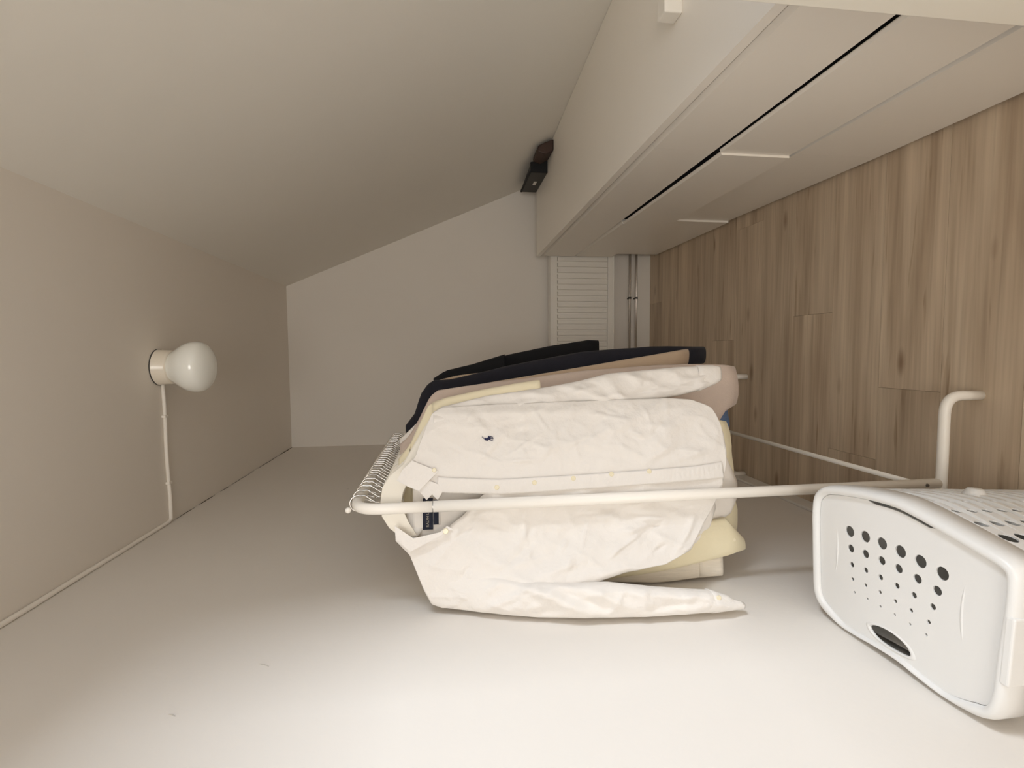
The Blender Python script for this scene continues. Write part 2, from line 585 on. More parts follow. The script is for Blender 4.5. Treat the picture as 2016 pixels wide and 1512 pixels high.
bm = prism_y([(.995, .757), (1.048, .757), (1.030, .800), (1.012, .834), (.985, .838), (.972, .800)], 2.497, 2.635)
tag(obj('leather_case', bm, BROWN, bevel=.006), 'small dark brown case leaning under the slope beside the charcoal box', 'case')

b = empty('power_adapter', (.80, 1.15, ZT))
tag(b, 'small white block on the nearest dresser at the picture edge', 'adapter')
obj('body', BX(-.035, .030, -.022, .020, 0, .043), WHITE_PLASTIC, b, bevel=.004, segs=3)
bm = bmesh.new()
tube(bm, fillet([(.028, 0, .02), (.07, .0, .012), (.10, .03, .004), (.16, .05, .004)], .012), .003, 8)
obj('cord', bm, WHITE_PLASTIC, b, smooth=True)

# ------------------------------------------------------------------ radiator and pipes
r = empty('radiator', (.32, 3.04, .272))
tag(r, 'flat off-white ribbed panel radiator on the far wall', 'radiator')
rx0, rx1 = -.32 - .30, .62
rz0, rz1 = 0, .397
obj('panel', BX(rx0, rx1, -.030, .020, rz0, rz1), RAD, r, bevel=.004)
obj('upper_border', BX(rx0, rx1, -.0405, -.029, .355, rz1), RAD, r, bevel=.002)
obj('lower_border', BX(rx0, rx1, -.0405, -.029, rz0, .039), RAD, r, bevel=.002)
obj('top_rim', BX(rx0 - .002, rx1 + .002, -.043, .024, rz1 - .006, rz1 + .001), RAD, r, bevel=.002)
obj('bottom_rim', BX(rx0 - .002, rx1 + .002, -.043, -.028, rz0 - .001, rz0 + .005), RAD, r, bevel=.002)
bm = bmesh.new()
hexa(bm, [(-.0120, -.0295, .041), (.0120, -.0295, .041), (.0120, -.0295, .353), (-.0120, -.0295, .353),
          (-.0100, -.0410, .044), (.0100, -.0410, .044), (.0100, -.0410, .350), (-.0100, -.0410, .350)])
bmesh.ops.recalc_face_normals(bm, faces=bm.faces)
rib_me = bpy.data.meshes.new('rib'); bm.to_mesh(rib_me); bm.free(); rib_me.materials.append(RAD)
x = rx0 + .035
while x < rx1 - .02:
    o = link('rib', rib_me, None, r); o.location = (x, 0, 0)
    x += .0343
for xx in (rx0 + .12, rx1 - .12):
    obj('bracket', BX(xx - .015, xx + .015, .018, .0665, .06, .34), RAD, r)

for z, nm in ((.146, 'upper'), (.104, 'lower')):
    p = empty('heating_pipe', (.30, 3.068, z))
    tag(p, '%s of two thin metal pipes below the radiator' % nm, 'pipe')
    bm = bmesh.new(); tube(bm, [(-.75, 0, 0), (.95, 0, 0)], .0068, 12)
    obj('pipe', bm, PIPE, p, smooth=True)
    bm = bmesh.new()
    tube(bm, [(.030, 0, 0), (.042, 0, 0)], .0098, 12)
    box(bm, .032, .040, .006, .0385, -.004, .004)
    obj('clip', bm, BOX_GREY, p)

# ------------------------------------------------------------------ ceiling lamp
LX, LY = -.040, 1.752
l = empty('ceiling_lamp', (LX, LY, H))
tag(l, 'opal glass globe lamp on a round cream base, switched off, on the ceiling', 'lamp')
bm = bmesh.new(); lathe(bm, [(.057, 0), (.0575, -.004), (.056, -.006), (.055, -.038), (.053, -.042), (.046, -.043)], (0, 0))
obj('base', bm, CERAMIC, l, smooth=True)
bm = bmesh.new(); lathe(bm, [(.0585, 0), (.0585, -.003), (.057, -.0035)], (0, 0))
obj('ceiling_ring', bm, BOX_GREY, l)
bm = bmesh.new()
lathe(bm, [(.046, -.038), (.0485, -.044), (.053, -.051), (.061, -.062), (.070, -.075), (.0775, -.088), (.0812, -.101), (.0822, -.112), (.0815, -.122), (.0795, -.131),
           (.0765, -.137), (.071, -.143), (.062, -.150), (.048, -.1575), (.030, -.1625), (.010, -.1652), (.002, -.1656)], (0, 0), 48)
obj('globe', bm, OPAL, l, smooth=True, sub=1)

c = empty('lamp_cable', (XL + .006, 1.766, H))
tag(c, 'white cable running along the ceiling from globe lamp to wall corner', 'cable')
bm = bmesh.new()
pts = [Vector((LX - .054, LY + .004, H - .006))]
for i in range(1, 12):
    t = i / 12
    pts.append(Vector((LX - .054 + (XL + .014 - LX + .054) * t, LY + .004 + .010 * t + .0025 * math.sin(t * 9), H - .006)))
pts += [Vector((XL + .012, 1.766, H - .006)), Vector((XL + .007, 1.752, H - .006))]
for i in range(1, 14):
    pts.append(Vector((XL + .0065, 1.752 - i * .11, H - .0065 + .0008 * math.sin(i * 2.1))))
tube(bm, [p - c.location for p in pts], .0058, 10)
obj('sheath', bm, CABLE, c, smooth=True)
for i, (x, y) in enumerate(((-.20, 1.759), (-.42, 1.764))):
    obj('cable_clip', BX(x - c.location.x - .004, x - c.location.x + .004, y - c.location.y - .009, y - c.location.y + .009, -.0128, -.0005),
        CABLE, c, bevel=.001)

# ------------------------------------------------------------------ clothes rack
RX, RY1, RY2, RZ = -.3277, 1.070, 2.041, 1.4975
rk = empty('clothes_rack', (RX, (RY1 + RY2) / 2, 0))
tag(rk, 'white tubular clothes rack standing on the wood floor against the long wall', 'rack')
yc = (RY1 + RY2) / 2
bm = bmesh.new()
tube(bm, fillet([(0, RY1 - yc, 1.33), (0, RY1 - yc, RZ), (0, RY2 - yc, RZ), (0, RY2 - yc, 1.33)], .060, 12), .0118, 16)
obj('top_rail', bm, RACK, rk, smooth=True)
for ya in (RY1 - yc, RY2 - yc):
    bm = bmesh.new(); tube(bm, [(0, ya, .1075), (0, ya, 1.332)], .0122, 16)
    p = obj('post', bm, RACK, rk, smooth=True)
    bm = bmesh.new(); tube(bm, [(0, ya, 1.3315), (0, ya, 1.3328)], .0124, 16)
    obj('sleeve_joint', bm, SCREW, p)
    bm = bmesh.new()
    tube(bm, [(0, ya - .0115, .150), (0, ya - .0142, .150)], .0042, 10)
    obj('screw', bm, SCREW, p)
    bm = bmesh.new()
    tube(bm, fillet([(-.215, ya, .0), (-.215, ya, .098), (.215, ya, .098), (.215, ya, .0)], .045, 10), .0120, 18)
    obj('foot', bm, RACK, rk, smooth=True)
bm = bmesh.new(); tube(bm, [(0, RY1 - yc + .008, .163), (0, RY2 - yc - .008, .165)], .0068, 12)
obj('lower_rail', bm, RACK, rk, smooth=True)
bm = bmesh.new(); bmesh.ops.create_uvsphere(bm, u_segments=16, v_segments=10, radius=.0062, matrix=Matrix.Translation((0, RY1 - yc + .001, RZ + .010)))
obj('end_knob', bm, RACK, rk, smooth=True)

# ------------------------------------------------------------------ hangers
HY = [1.120, 1.165, 1.205, 1.240, 1.275, 1.310, 1.335, 1.360, 1.390, 1.420, 1.450, 1.475, 1.500, 1.530, 1.560, 1.590, 1.620, 1.650,
      1.680, 1.710, 1.740, 1.770, 1.800, 1.830, 1.860, 1.900, 1.940, 1.975]
TH_AT = {1.120: 16, 1.165: 14, 1.205: 6, 1.240: 12, 1.275: 12, 1.310: 8, 1.335: 5, 1.360: 4, 1.390: 3, 1.420: 5, 1.450: 2, 1.500: 3}
ORD = ['first', 'second', 'third', 'fourth', 'fifth', 'sixth', 'seventh', 'eighth', 'ninth', 'tenth', 'eleventh', 'twelfth', 'thirteenth',
       'fourteenth', 'fifteenth', 'sixteenth', 'seventeenth', 'eighteenth', 'nineteenth', 'twentieth', 'twenty-first', 'twenty-second',
       'twenty-third', 'twenty-fourth', 'twenty-fifth', 'twenty-sixth', 'twenty-seventh', 'twenty-eighth']
upper = [(0, 1.4475), (.031, 1.444), (.056, 1.428), (.080, 1.398), (.14, 1.362), (.185, 1.333), (.202, 1.319), (.207, 1.308)]
lower = [(.203, 1.301), (.185, 1.309), (.13, 1.336), (.085, 1.362), (.046, 1.386), (.019, 1.399), (0, 1.402)]
prof = upper + lower
full = prof[:-1] + [(0, 1.402)] + [(-a, b_) for a, b_ in reversed(prof[1:-1])]
bm = bmesh.new()
R = []
for yy, sc in ((-.0062, .985), (-.0045, 1), (.0045, 1), (.0062, .985)):
    R.append([(a, yy, 1.39 + (b_ - 1.39) * sc) for a, b_ in full])
rings(bm, R)
bmesh.ops.triangulate(bm, faces=[f for f in bm.faces if len(f.verts) > 4])
bmesh.ops.recalc_face_normals(bm, faces=bm.faces)
hang_me = bpy.data.meshes.new('hanger_body'); bm.to_mesh(hang_me); bm.free(); hang_me.materials.append(HANGER)
bm = bmesh.new()
hp = [(0, 0, 1.440), (0, 0, 1.458), (.008, 0, 1.470), (.0155, 0, 1.481)]
for i in range(0, 21):
    a = math.radians(-20 + i * 10.5)
    hp.append((.0162 * math.cos(a), 0, 1.4968 + .0162 * math.sin(a)))
hp += [(-.0172, 0, 1.489), (-.0205, 0, 1.480), (-.022, 0, 1.473)]
tube(bm, hp, .0019, 8)
bmesh.ops.create_uvsphere(bm, u_segments=8, v_segments=6, radius=.0026, matrix=Matrix.Translation((-.022, 0, 1.472)))
bmesh.ops.recalc_face_normals(bm, faces=bm.faces)
hook_me = bpy.data.meshes.new('hook'); bm.to_mesh(hook_me); bm.free(); hook_me.materials.append(STEEL)
hook_me.polygons.foreach_set('use_smooth', [True] * len(hook_me.polygons))
h0 = empty('hanger', (0, 0, 0))
parts = [link('hanger_body', hang_me, None, h0), link('hook', hook_me, None, h0)]
for i, y in enumerate(HY):
    if i == 0:
        h = h0
    else:
        h = h0.copy(); COL.objects.link(h)
        for p in parts:
            q = p.copy(); q.parent = h; COL.objects.link(q)
    ang = math.radians(TH_AT.get(y, rnd.uniform(-3, 5)))
    h.location = (RX, y, rnd.uniform(-.0005, .0005)); h.rotation_euler = (0, 0, ang)
    tag(h, 'white wooden hanger with silver hook, %s along the rail from the near post' % ORD[i], 'hanger', 'hangers on the rack rail')

# ------------------------------------------------------------------ garments
def fbm(x, y, z):
    return noise.noise((x, y, z)) + .5 * noise.noise((x * 2.1, y * 2.1, z + 7)) + .25 * noise.noise((x * 4.3, y * 4.3, z + 13))


def crease(s, z, seed, amp):
    a = 1 - abs(noise.noise((s * 7 + z * 3, z * 5 - s * 2, seed)))
    b_ = 1 - abs(noise.noise((s * 15 - z * 6, z * 9 + s * 5, seed + 5)))
    return amp * (a ** 6 * 1.2 + b_ ** 6 * .7 + .7 * fbm(s * 5, z * 4, seed + 9))


def tube_body(rows, nz, n, seed, amp, fold=0.0, ff=40, extra=None):
    """closed shell: rows of (z, s left, s right, half depth, centre depth), top to bottom; depth counts towards the camera"""
    A = np.array(rows, float)[::-1]
    dz = min(.12, .5 * (A[-1, 0] - A[0, 0]))
    zs = np.concatenate([np.linspace(A[-1, 0], A[-1, 0] - dz, nz // 3, endpoint=False), np.linspace(A[-1, 0] - dz, A[0, 0], nz - nz // 3)])
    R = []
    for z in zs:
        sl, sr, T, tc = [float(np.interp(z, A[:, 0], A[:, k])) for k in (1, 2, 3, 4)]
        low = max(0, min(1, (A[-1, 0] - z) / (A[-1, 0] - A[0, 0])))
        ring = []
        for k in range(n):
            a = 2 * math.pi * k / n
            ca, sa = math.cos(a), math.sin(a)
            s = (sl + sr) / 2 + (sr - sl) / 2 * math.copysign(abs(ca) ** .75, ca)
            t = T * math.copysign(abs(sa) ** .6, sa)
            side = 0 if sa > 0 else 31
            w = crease(s, z, seed + side, amp) * (.25 + .75 * abs(sa))
            w += fold * low * math.sin(s * ff + 2.5 * noise.noise((s * 4, z * 2, seed))) * abs(sa)
            if extra and sa > 0: w += sa * extra(s, z)
            zz = z
            if low > .9: zz = z + (low - .9) * 10 * .006 * noise.noise((s * 14, side, seed + 2))
            ring.append((s + min(amp, .003) * .4 * noise.noise((z * 9, side + k * .1, seed + 4)), -(tc + t + w), zz))
        R.append(ring)
    bm = bmesh.new()
    rings(bm, R, False, False)
    return bm


def garment(name, label, cat, y, m, body, sleeves=(), nz=42, n=56, seed=1, amp=.003, fold=.003, ff=38, collar=None, solid=.002, group=None,
            cuffs=False):
    r = empty(name, (RX, y, 0), math.radians(TH_AT.get(y, 1.0)))
    tag(r, label, cat, group or 'clothes hanging on the rack')
    obj('body', tube_body(body, nz, n, seed, amp, fold, ff), m, r, smooth=True, solid=solid)
    for i, sv in enumerate(sleeves):
        o = obj('sleeve', tube_body(sv, max(18, nz // 2), 28, seed + 11 * (i + 1), amp * .9, 0, ff), m, r, smooth=True, solid=solid)
        if cuffs:
            z, sl, sr, T, tc = sv[-1]
            bm = tube_body([(z + .058, sl - .004, sr + .004, T + .003, tc), (z - .002, sl - .003, sr + .003, T + .003, tc)], 6, 24, seed + 3, .0006)
            obj('cuff', bm, m, o, smooth=True, solid=.003)
    if collar:
        obj('collar', tube_body(collar, 12, 30, seed + 50, amp * .4), m, r, smooth=True, solid=.003)
    return r


def shoulders(w=.218, T=.014, zt=1.412, neck=.066):
    """hanger-shaped upper rows, both sides"""
    R = [(zt, neck, T * .9), (1.395, .092, T), (1.372, .142, T), (1.343, w - .012, T), (1.322, w, T), (1.28, w + .003, T)]
    return [(z, -s, s, t, 0) for z, s, t in R]


def std_body(hem, wl_=.215, wr_=.215, T=.017, w=.218, zt=1.412):
    return shoulders(w, T * .8, zt) + [(1.1, -wl_, wr_, T, 0), (.85, -wl_, wr_, T, 0), (hem, -wl_, wr_, T * 1.05, 0)]


def sleeve_rows(side, pts, zt=1.335):
    """pts (z, inner s, outer s, half depth, centre depth), s measured outwards"""
    out = []
    for z, a, b_, T, tc in pts:
        out.append((z, a, b_, T, tc) if side > 0 else (z, -b_, -a, T, tc))
    return out


# second white shirt, right behind the front one
garment('shirt', 'washed white shirt hanging right behind the front white shirt, curved hem showing', 'shirt', 1.165, GREYWHITE,
        shoulders(.196, .010, 1.376, .10)[:1] + [(1.350, -.140, .140, .010, 0), (1.318, -.185, .180, .010, 0), (1.28, -.198, .195, .011, 0)] + [(1.1, -.19, .195, .013, 0), (.80, -.165, .185, .014, 0), (.70, -.130, .165, .014, 0), (.65, -.098, .128, .013, 0),
                                 (.615, -.082, .086, .012, 0), (.590, -.066, .050, .011, 0), (.583, -.040, .010, .010, 0)],
        sleeves=[sleeve_rows(1, [(1.31, .15, .205, .012, -.004), (1.1, .165, .215, .014, -.004), (.78, .18, .225, .013, -.004)])],
        seed=3, amp=.003, cuffs=True)
# cream t-shirt
garment('t_shirt', 'pale cream short-sleeved top whose sleeve end peeks out beside the front shirt', 't-shirt', 1.205, CREAM_TEE,
        std_body(.72, .19, .20, .014, .214),
        sleeves=[sleeve_rows(1, [(1.335, .16, .206, .012, .004), (1.30, .155, .220, .018, .006), (1.21, .165, .238, .020, .008), (1.12, .175, .253, .020, .009), (1.072, .19, .259, .019, .010)]),
                 sleeve_rows(-1, [(1.335, .16, .200, .010, .004), (1.21, .15, .208, .012, .012), (1.09, .15, .206, .012, .012)])],
        seed=5, amp=.0022, collar=[(1.414, -.056, .076, .014, .002), (1.385, -.072, .112, .014, .002)])
# yellow shirt
ys = garment('shirt', 'pale yellow shirt with a button on its cuff, hem showing below the white shirts', 'shirt', 1.240, YELLOW,
        shoulders(.205, .012) + [(1.1, -.185, .195, .016, 0), (.75, -.165, .165, .017, 0), (.60, -.150, .150, .017, 0), (.552, -.145, .140, .016, 0)],
        sleeves=[sleeve_rows(-1, [(1.31, .14, .200, .014, .02), (1.15, .165, .220, .018, .05), (.98, .160, .229, .014, .085), (.80, .128, .212, .012, .098),
                                  (.70, .108, .197, .011, .10), (.635, .098, .186, .010, .10), (.610, .106, .180, .008, .10), (.592, .150, .175, .006, .10)])],
        seed=8, amp=.004)
bm = bmesh.new(); tube(bm, [(-.150, -.108, .622), (-.150, -.1125, .622), (-.150, -.1135, .622)], [.0048, .0048, .0038], 14)
obj('button', bm, BUTTON, ys)
# oatmeal ribbed knit
garment('sweater', 'oatmeal ribbed knit sweater, one sleeve hanging beside the yellow shirt', 'sweater', 1.275, KNIT,
        std_body(.76, .185, .19, .014, .205),
        sleeves=[sleeve_rows(-1, [(1.31, .14, .200, .014, .02), (1.15, .165, .226, .018, .06), (.95, .180, .240, .015, .108), (.80, .188, .250, .012, .114),
                                  (.70, .188, .244, .011, .114), (.648, .188, .240, .010, .114)])],
        seed=12, amp=.002, cuffs=True)
garment('shirt', 'plain white shirt between the cream top and the taupe knit, collar edge showing', 'shirt', 1.310, GREYWHITE,
        std_body(.78, .19, .20, .013, .205), seed=14, amp=.003,
        collar=[(1.420, -.050, .060, .012, 0), (1.392, -.075, .088, .013, 0)])
# taupe knit
garment('long_cardigan', 'long taupe knit with a stand-up collar and uneven lower hem', 'cardigan', 1.360, TAUPE,
        [(1.416, -.080, .088, .013, 0), (1.395, -.10, .112, .014, 0), (1.372, -.142, .152, .014, 0), (1.343, -.200, .210, .015, 0), (1.322, -.210, .226, .016, 0),
         (1.27, -.205, .234, .017, 0), (1.131, -.20, .250, .018, 0), (.914, -.195, .275, .019, 0), (.70, -.19, .288, .020, 0), (.62, -.15, .290, .021, 0), (.56, .06, .290, .021, 0), (.50, .150, .288, .020, 0), (.466, .172, .283, .020, 0)],
        seed=17, amp=.003, fold=.006, ff=60, collar=[(1.424, -.070, .084, .018, 0), (1.405, -.085, .100, .019, 0), (1.366, -.100, .150, .018, 0)])
garment('shirt', 'white shirt behind the taupe knit, only its collar edge showing', 'shirt', 1.420, GREYWHITE,
        std_body(.70, .19, .195, .012, .205), seed=19, amp=.002,
        collar=[(1.430, -.060, .086, .014, 0), (1.385, -.080, .128, .014, 0)])
garment('denim_skirt', 'blue denim garment whose hem shows just under the taupe knit', 'skirt', 1.450, DENIM,
        std_body(.440, .15, .164, .014, .195), seed=21, amp=.002, fold=.004, ff=90)
garment('sweater', 'tan knit sweater with a long sleeve, between the taupe and the navy knits', 'sweater', 1.500, TAN,
        std_body(.62, .18, .20, .014, .208),
        sleeves=[sleeve_rows(1, [(1.32, .155, .212, .012, 0), (1.15, .18, .240, .016, 0), (.864, .225, .284, .018, 0), (.669, .258, .314, .018, 0), (.543, .284, .334, .017, 0)])],
        seed=23, amp=.002)
garment('sweater', 'long dark navy knit with a sleeve reaching below the others', 'sweater', 1.620, NAVY,
        [(1.420, -.085, .100, .020, 0), (1.402, -.112, .128, .020, 0), (1.380, -.142, .196, .022, 0), (1.357, -.19, .228, .022, 0), (1.337, -.21, .240, .022, 0),
         (1.265, -.21, .243, .022, 0), (1.1, -.205, .235, .022, 0), (.7, -.20, .235, .022, 0), (.60, -.20, .235, .022, 0)],
        sleeves=[sleeve_rows(1, [(1.345, .17, .232, .018, 0), (1.265, .18, .246, .022, 0), (1.10, .20, .284, .026, 0), (.846, .235, .329, .028, 0), (.583, .268, .345, .026, 0), (.430, .286, .342, .022, 0)])],
        seed=27, amp=.003, collar=[(1.428, -.080, .098, .022, 0), (1.400, -.112, .134, .022, 0)])
garment('sweater', 'tan knit whose shoulder shows between the navy and the black clothes', 'sweater', 1.800, TAN,
        std_body(.72, .19, .21, .016, .226),
        sleeves=[sleeve_rows(1, [(1.335, .17, .228, .014, 0), (1.26, .18, .246, .018, 0), (1.19, .19, .254, .018, 0), (1.09, .20, .266, .018, 0), (.80, .21, .27, .016, 0)])],
        seed=33, amp=.002)
garment('t_shirt', 'black short-sleeved top near the far end of the rail', 't-shirt', 1.860, BLACK, std_body(.72, .19, .21, .016, .222),
        sleeves=[sleeve_rows(1, [(1.345, .17, .234, .014, 0), (1.30, .18, .262, .018, 0), (1.203, .20, .284, .020, 0), (1.081, .225, .320, .020, 0)])],
        seed=35, amp=.002)
garment('sweater', 'black long-sleeved top last on the rail, nearest the radiator', 'sweater', 1.940, BLACK, std_body(.70, .19, .215, .017, .225),
        sleeves=[sleeve_rows(1, [(1.335, .17, .232, .014, 0), (1.20, .20, .274, .020, 0), (1.069, .23, .316, .022, 0), (.898, .265, .350, .022, 0), (.713, .30, .378, .020, 0), (.700, .305, .372, .018, 0)])],
        seed=37, amp=.002)

# ------------------------------------------------------------------ the front white shirt
FS = empty('dress_shirt', (RX, 1.120, 0), math.radians(16))
tag(FS, 'unbuttoned white cotton shirt with a small navy chest emblem, foremost on the rack', 'shirt', 'clothes hanging on the rack')


def front_t(s, z):
    e = max(0.0, 1 - abs((s + .005) / .224) ** 2.6)
    t = .003 + .021 * e ** .5
    if s < -.08:
        t += (-.08 - s) * .42 * max(0, min(1, (1.34 - z) / .25))
    return t


def back_t(s, z):
    e = max(0.0, 1 - abs((s + .005) / .224) ** 2.6)
    t = .001 - .013 * e ** .5
    if s < -.12:
        t += (-.12 - s) * .38 * max(0, min(1, (1.34 - z) / .25))
    return t


def sheet(rows, ns, nz, tf, seed, amp, wrinkle=None):
    A = np.array(rows, float)[::-1]
    bm = bmesh.new()
    R = []
    zt, zb = A[-1, 0], A[0, 0]
    for j in range(nz + 1):
        u = j / nz
        z = zt + (zb - zt) * (u ** 1.15)
        s0, s1 = float(np.interp(z, A[:, 0], A[:, 1])), float(np.interp(z, A[:, 0], A[:, 2]))
        row = []
        for i in range(ns + 1):
            s = s0 + (s1 - s0) * i / ns
            edge = min(1, min(i, ns - i) / 3)
            w = crease(s, z, seed, amp) * edge
            if wrinkle: w += wrinkle(s, z)
            row.append((s, -(tf(s, z) + w), z))
        R.append(row)
    rings(bm, R, closed=False)
    return bm


def ridge(s, z, p, q, w, h):
    """a soft fold running from p to q"""
    ax, az = q[0] - p[0], q[1] - p[1]
    L2 = ax * ax + az * az
    u = max(0, min(1, ((s - p[0]) * ax + (z - p[1]) * az) / L2))
    d = math.hypot(s - p[0] - ax * u, z - p[1] - az * u)
    return h * math.exp(-(d / w) ** 2) * math.sin(math.pi * (.12 + .76 * u))


def folds(s, z, F):
    t = 0.0
    for p, q, w, h in F:
        m = 3 * w
        if min(p[0], q[0]) - m < s < max(p[0], q[0]) + m and min(p[1], q[1]) - m < z < max(p[1], q[1]) + m:
            t += ridge(s, z, p, q, w, h)
    return t


FOLD_R = [((.19, 1.30), (.19, .95), .012, .005), ((.06, 1.25), (.15, 1.12), .014, -.004), ((.09, 1.14), (.12, .98), .012, .005),
          ((.12, .98), (.20, .78), .014, .006), ((.10, 1.00), (.06, .85), .012, -.004), ((.16, 1.16), (.20, 1.05), .012, -.004),
          ((.10, .82), (.19, .70), .014, .005), ((.07, .80), (.12, .70), .010, -.003)]
FOLD_L = [((-.07, 1.30), (-.19, 1.12), .016, .006), ((-.03, 1.24), (-.13, 1.10), .014, -.005), ((-.20, 1.20), (-.12, .98), .018, .007),
          ((-.03, .95), (-.12, .87), .014, .005), ((-.02, .88), (-.05, .70), .012, -.004), ((-.15, 1.1), (-.06, 1.0), .016, -.005),
          ((-.12, .94), (-.02, .80), .015, .005), ((-.18, 1.08), (-.16, .90), .012, .006)]
r3 = random.Random(21)


def crumple(n, s0, s1, z0, z1):
    F = []
    for _ in range(n):
        a, b_ = r3.uniform(s0, s1), r3.uniform(z0, z1)
        ang = r3.choice((r3.gauss(1.2, .35), r3.gauss(1.95, .35), r3.gauss(.5, .4)))
        L = r3.uniform(.02, .09)
        F.append(((a, b_), (a + L * math.cos(ang), b_ - L * math.sin(ang)), r3.uniform(.0035, .009), r3.choice((-1, 1, 1)) * r3.uniform(.0016, .0050)))
    return F


FOLD_R += crumple(46, .06, .19, .68, 1.30)
FOLD_L += crumple(60, -.19, -.02, .74, 1.32)


def near_band(s, z):
    return max(0.0, min(1.0, (s - .05) / .03))


right_rows = [(1.398, .046, .062), (1.369, .030, .096), (1.352, .022, .145), (1.334, .018, .190), (1.311, .016, .206), (1.185, .007, .212), (1.05, .009, .214),
              (.933, .012, .216), (.811, .016, .218), (.754, .018, .218), (.702, .020, .213), (.672, .021, .200), (.655, .022, .190), (.644, .040, .165), (.637, .080, .125)]
left_rows = [(1.412, -.081, -.074), (1.382, -.113, -.078), (1.353, -.186, -.076), (1.338, -.215, -.073), (1.316, -.224, -.069), (1.267, -.224, -.035), (1.226, -.221, .004),
             (1.19, -.217, .026), (1.12, -.208, .030), (1.0, -.188, .030), (.922, -.170, .030), (.826, -.160, .030), (.762, -.134, .030), (.72, -.088, .030), (.697, -.058, .030), (.673, -.024, .029), (.655, .008, .028)]
back_rows = [(1.378, -.098, .075), (1.352, -.180, .145), (1.334, -.212, .188), (1.30, -.222, .204), (1.1, -.205, .210), (.95, -.172, .212), (.80, -.152, .214),
             (.72, -.125, .205), (.68, -.09, .17), (.66, -.05, .12)]
obj('back_panel', sheet(back_rows, 40, 40, back_t, 61, .0015), COTTON_IN, FS, smooth=True, solid=.0012)
obj('front_panel', sheet(right_rows, 84, 180, lambda s, z: front_t(s, z) + .003 + near_band(s, z) * crease(s, z, 41, .0034), 41, .0002,
                         lambda s, z: near_band(s, z) * folds(s, z, FOLD_R)), COTTON, FS, smooth=True, solid=.0012)
obj('front_panel', sheet(left_rows, 84, 180, lambda s, z: front_t(s, z), 47, .0040,
                         lambda s, z: folds(s, z, FOLD_L) * max(0, min(1, (.0 - s) * 20))), COTTON, FS, smooth=True, solid=.0012)
# the button band, a doubled strip with puckered stitching
bm = bmesh.new()
R = []
NZ = 150
for j in range(NZ + 1):
    z = 1.322 + (.653 - 1.322) * j / NZ
    s0 = float(np.interp(z, [.653, .811, .933, 1.05, 1.185, 1.296, 1.322], [.022, .016, .012, .009, .007, .015, .018]))
    row = []
    for i in range(9):
        s = s0 - .0015 + .033 * i / 8 + .006 * (z < .72) * (.72 - z) / .067 * i / 8
        puck = .0009 * math.sin(z * 520 + 3 * noise.noise((z * 30, i, 1))) * (1.6 if z < .78 else .6) * math.sin(math.pi * i / 8)
        row.append((s, -(front_t(s, z) + .0075 + puck + .0012 * noise.noise((s * 30, z * 18, 4))), z))
    R.append(row)
rings(bm, R, closed=False)
pk = obj('button_band', bm, COTTON, FS, smooth=True, solid=.002)


def disc(center, r, t, m, name, parent):
    s, z = center
    bm = bmesh.new()
    tube(bm, [(s, -t, z), (s, -(t + .0012), z), (s, -(t + .0022), z)], [r, r, r * .82], 16)
    o = obj(name, bm, m, parent, smooth=False)
    bm = bmesh.new()
    for dx, dz in ((.0012, .0012), (-.0012, -.0012)):
        tube(bm, [(s + dx, -(t + .0020), z + dz), (s + dx, -(t + .0026), z + dz)], .0006, 6)
    obj('thread', bm, COTTON_IN, o)
    return o


for p in ((.023, 1.192), (.030, 1.107), (.036, 1.017), (.042, .927), (.045, .836)):
    disc((p[0] - .002, p[1]), .0056, front_t(*p) + .0075, BUTTON, 'button', FS)
bm = bmesh.new(); tube(bm, [(.027, -(front_t(.027, 1.262) + .008), 1.266), (.027, -(front_t(.027, 1.262) + .008), 1.252)], .0009, 6)
obj('buttonhole', bm, COTTON_IN, FS)


def leaf(pts, lift, name):
    loop = smooth_loop([pts[0]] + pts[1:], 1)
    dense = []
    for i in range(len(loop)):
        a, b_ = np.array(loop[i]), np.array(loop[(i + 1) % len(loop)])
        for k in range(5):
            dense.append(tuple(a + (b_ - a) * k / 5))
    bm = poly_fill([dense], lambda s, z: (s, -(front_t(s, z) + lift(s, z)), z))
    return obj(name, bm, COTTON, FS, solid=.0022)


lf = leaf([(.044, 1.409), (.066, 1.398), (.086, 1.377), (.0605, 1.320), (.040, 1.342), (.020, 1.362), (.030, 1.385)], lambda s, z: .0125, 'collar')
leaf([(.020, 1.362), (.000, 1.346), (.012, 1.334), (-.001, 1.322), (.016, 1.312), (.034, 1.322), (.042, 1.342)], lambda s, z: .008, 'collar_band')
leaf([(-.050, 1.413), (-.076, 1.411), (-.095, 1.392), (-.105, 1.381), (-.083, 1.334), (-.062, 1.291), (-.056, 1.303), (-.068, 1.318), (-.078, 1.374)], lambda s, z: .012, 'collar')
disc((.0635, 1.329), .0048, front_t(.06, 1.33) + .0140, BUTTON, 'button', FS)
disc((-.0665, 1.306), .0062, front_t(-.06, 1.3) + .0145, BUTTON, 'button', FS)
# stand of the collar, round the back of the neck
bm = bmesh.new()
R = []
for j in range(5):
    v = j / 4
    row = []
    for i in range(25):
        u = i / 24
        a = math.pi * u
        s = -.010 + .064 * math.cos(a) * (1 + .06 * v)
        t = .012 - .034 * math.sin(a)
        z = 1.362 - .004 * math.cos(a) + .042 * v * (1 - .55 * math.sin(a) * (s > -.02))
        row.append((s, -t, z - .014 * math.sin(a) + .012 * (1 - u)* 0))
    R.append(row)
rings(bm, R, closed=False)
obj('collar_stand', bm, COTTON_IN, FS, smooth=True, solid=.002)
# yoke seam inside
bm = bmesh.new()
tube(bm, [(s, -(back_t(s, 1.322) + .0018), 1.320 - .004 * abs(s)) for s in np.linspace(-.055, .02, 10)], .0024, 8)
obj('yoke_seam', bm, COTTON, FS, smooth=True)

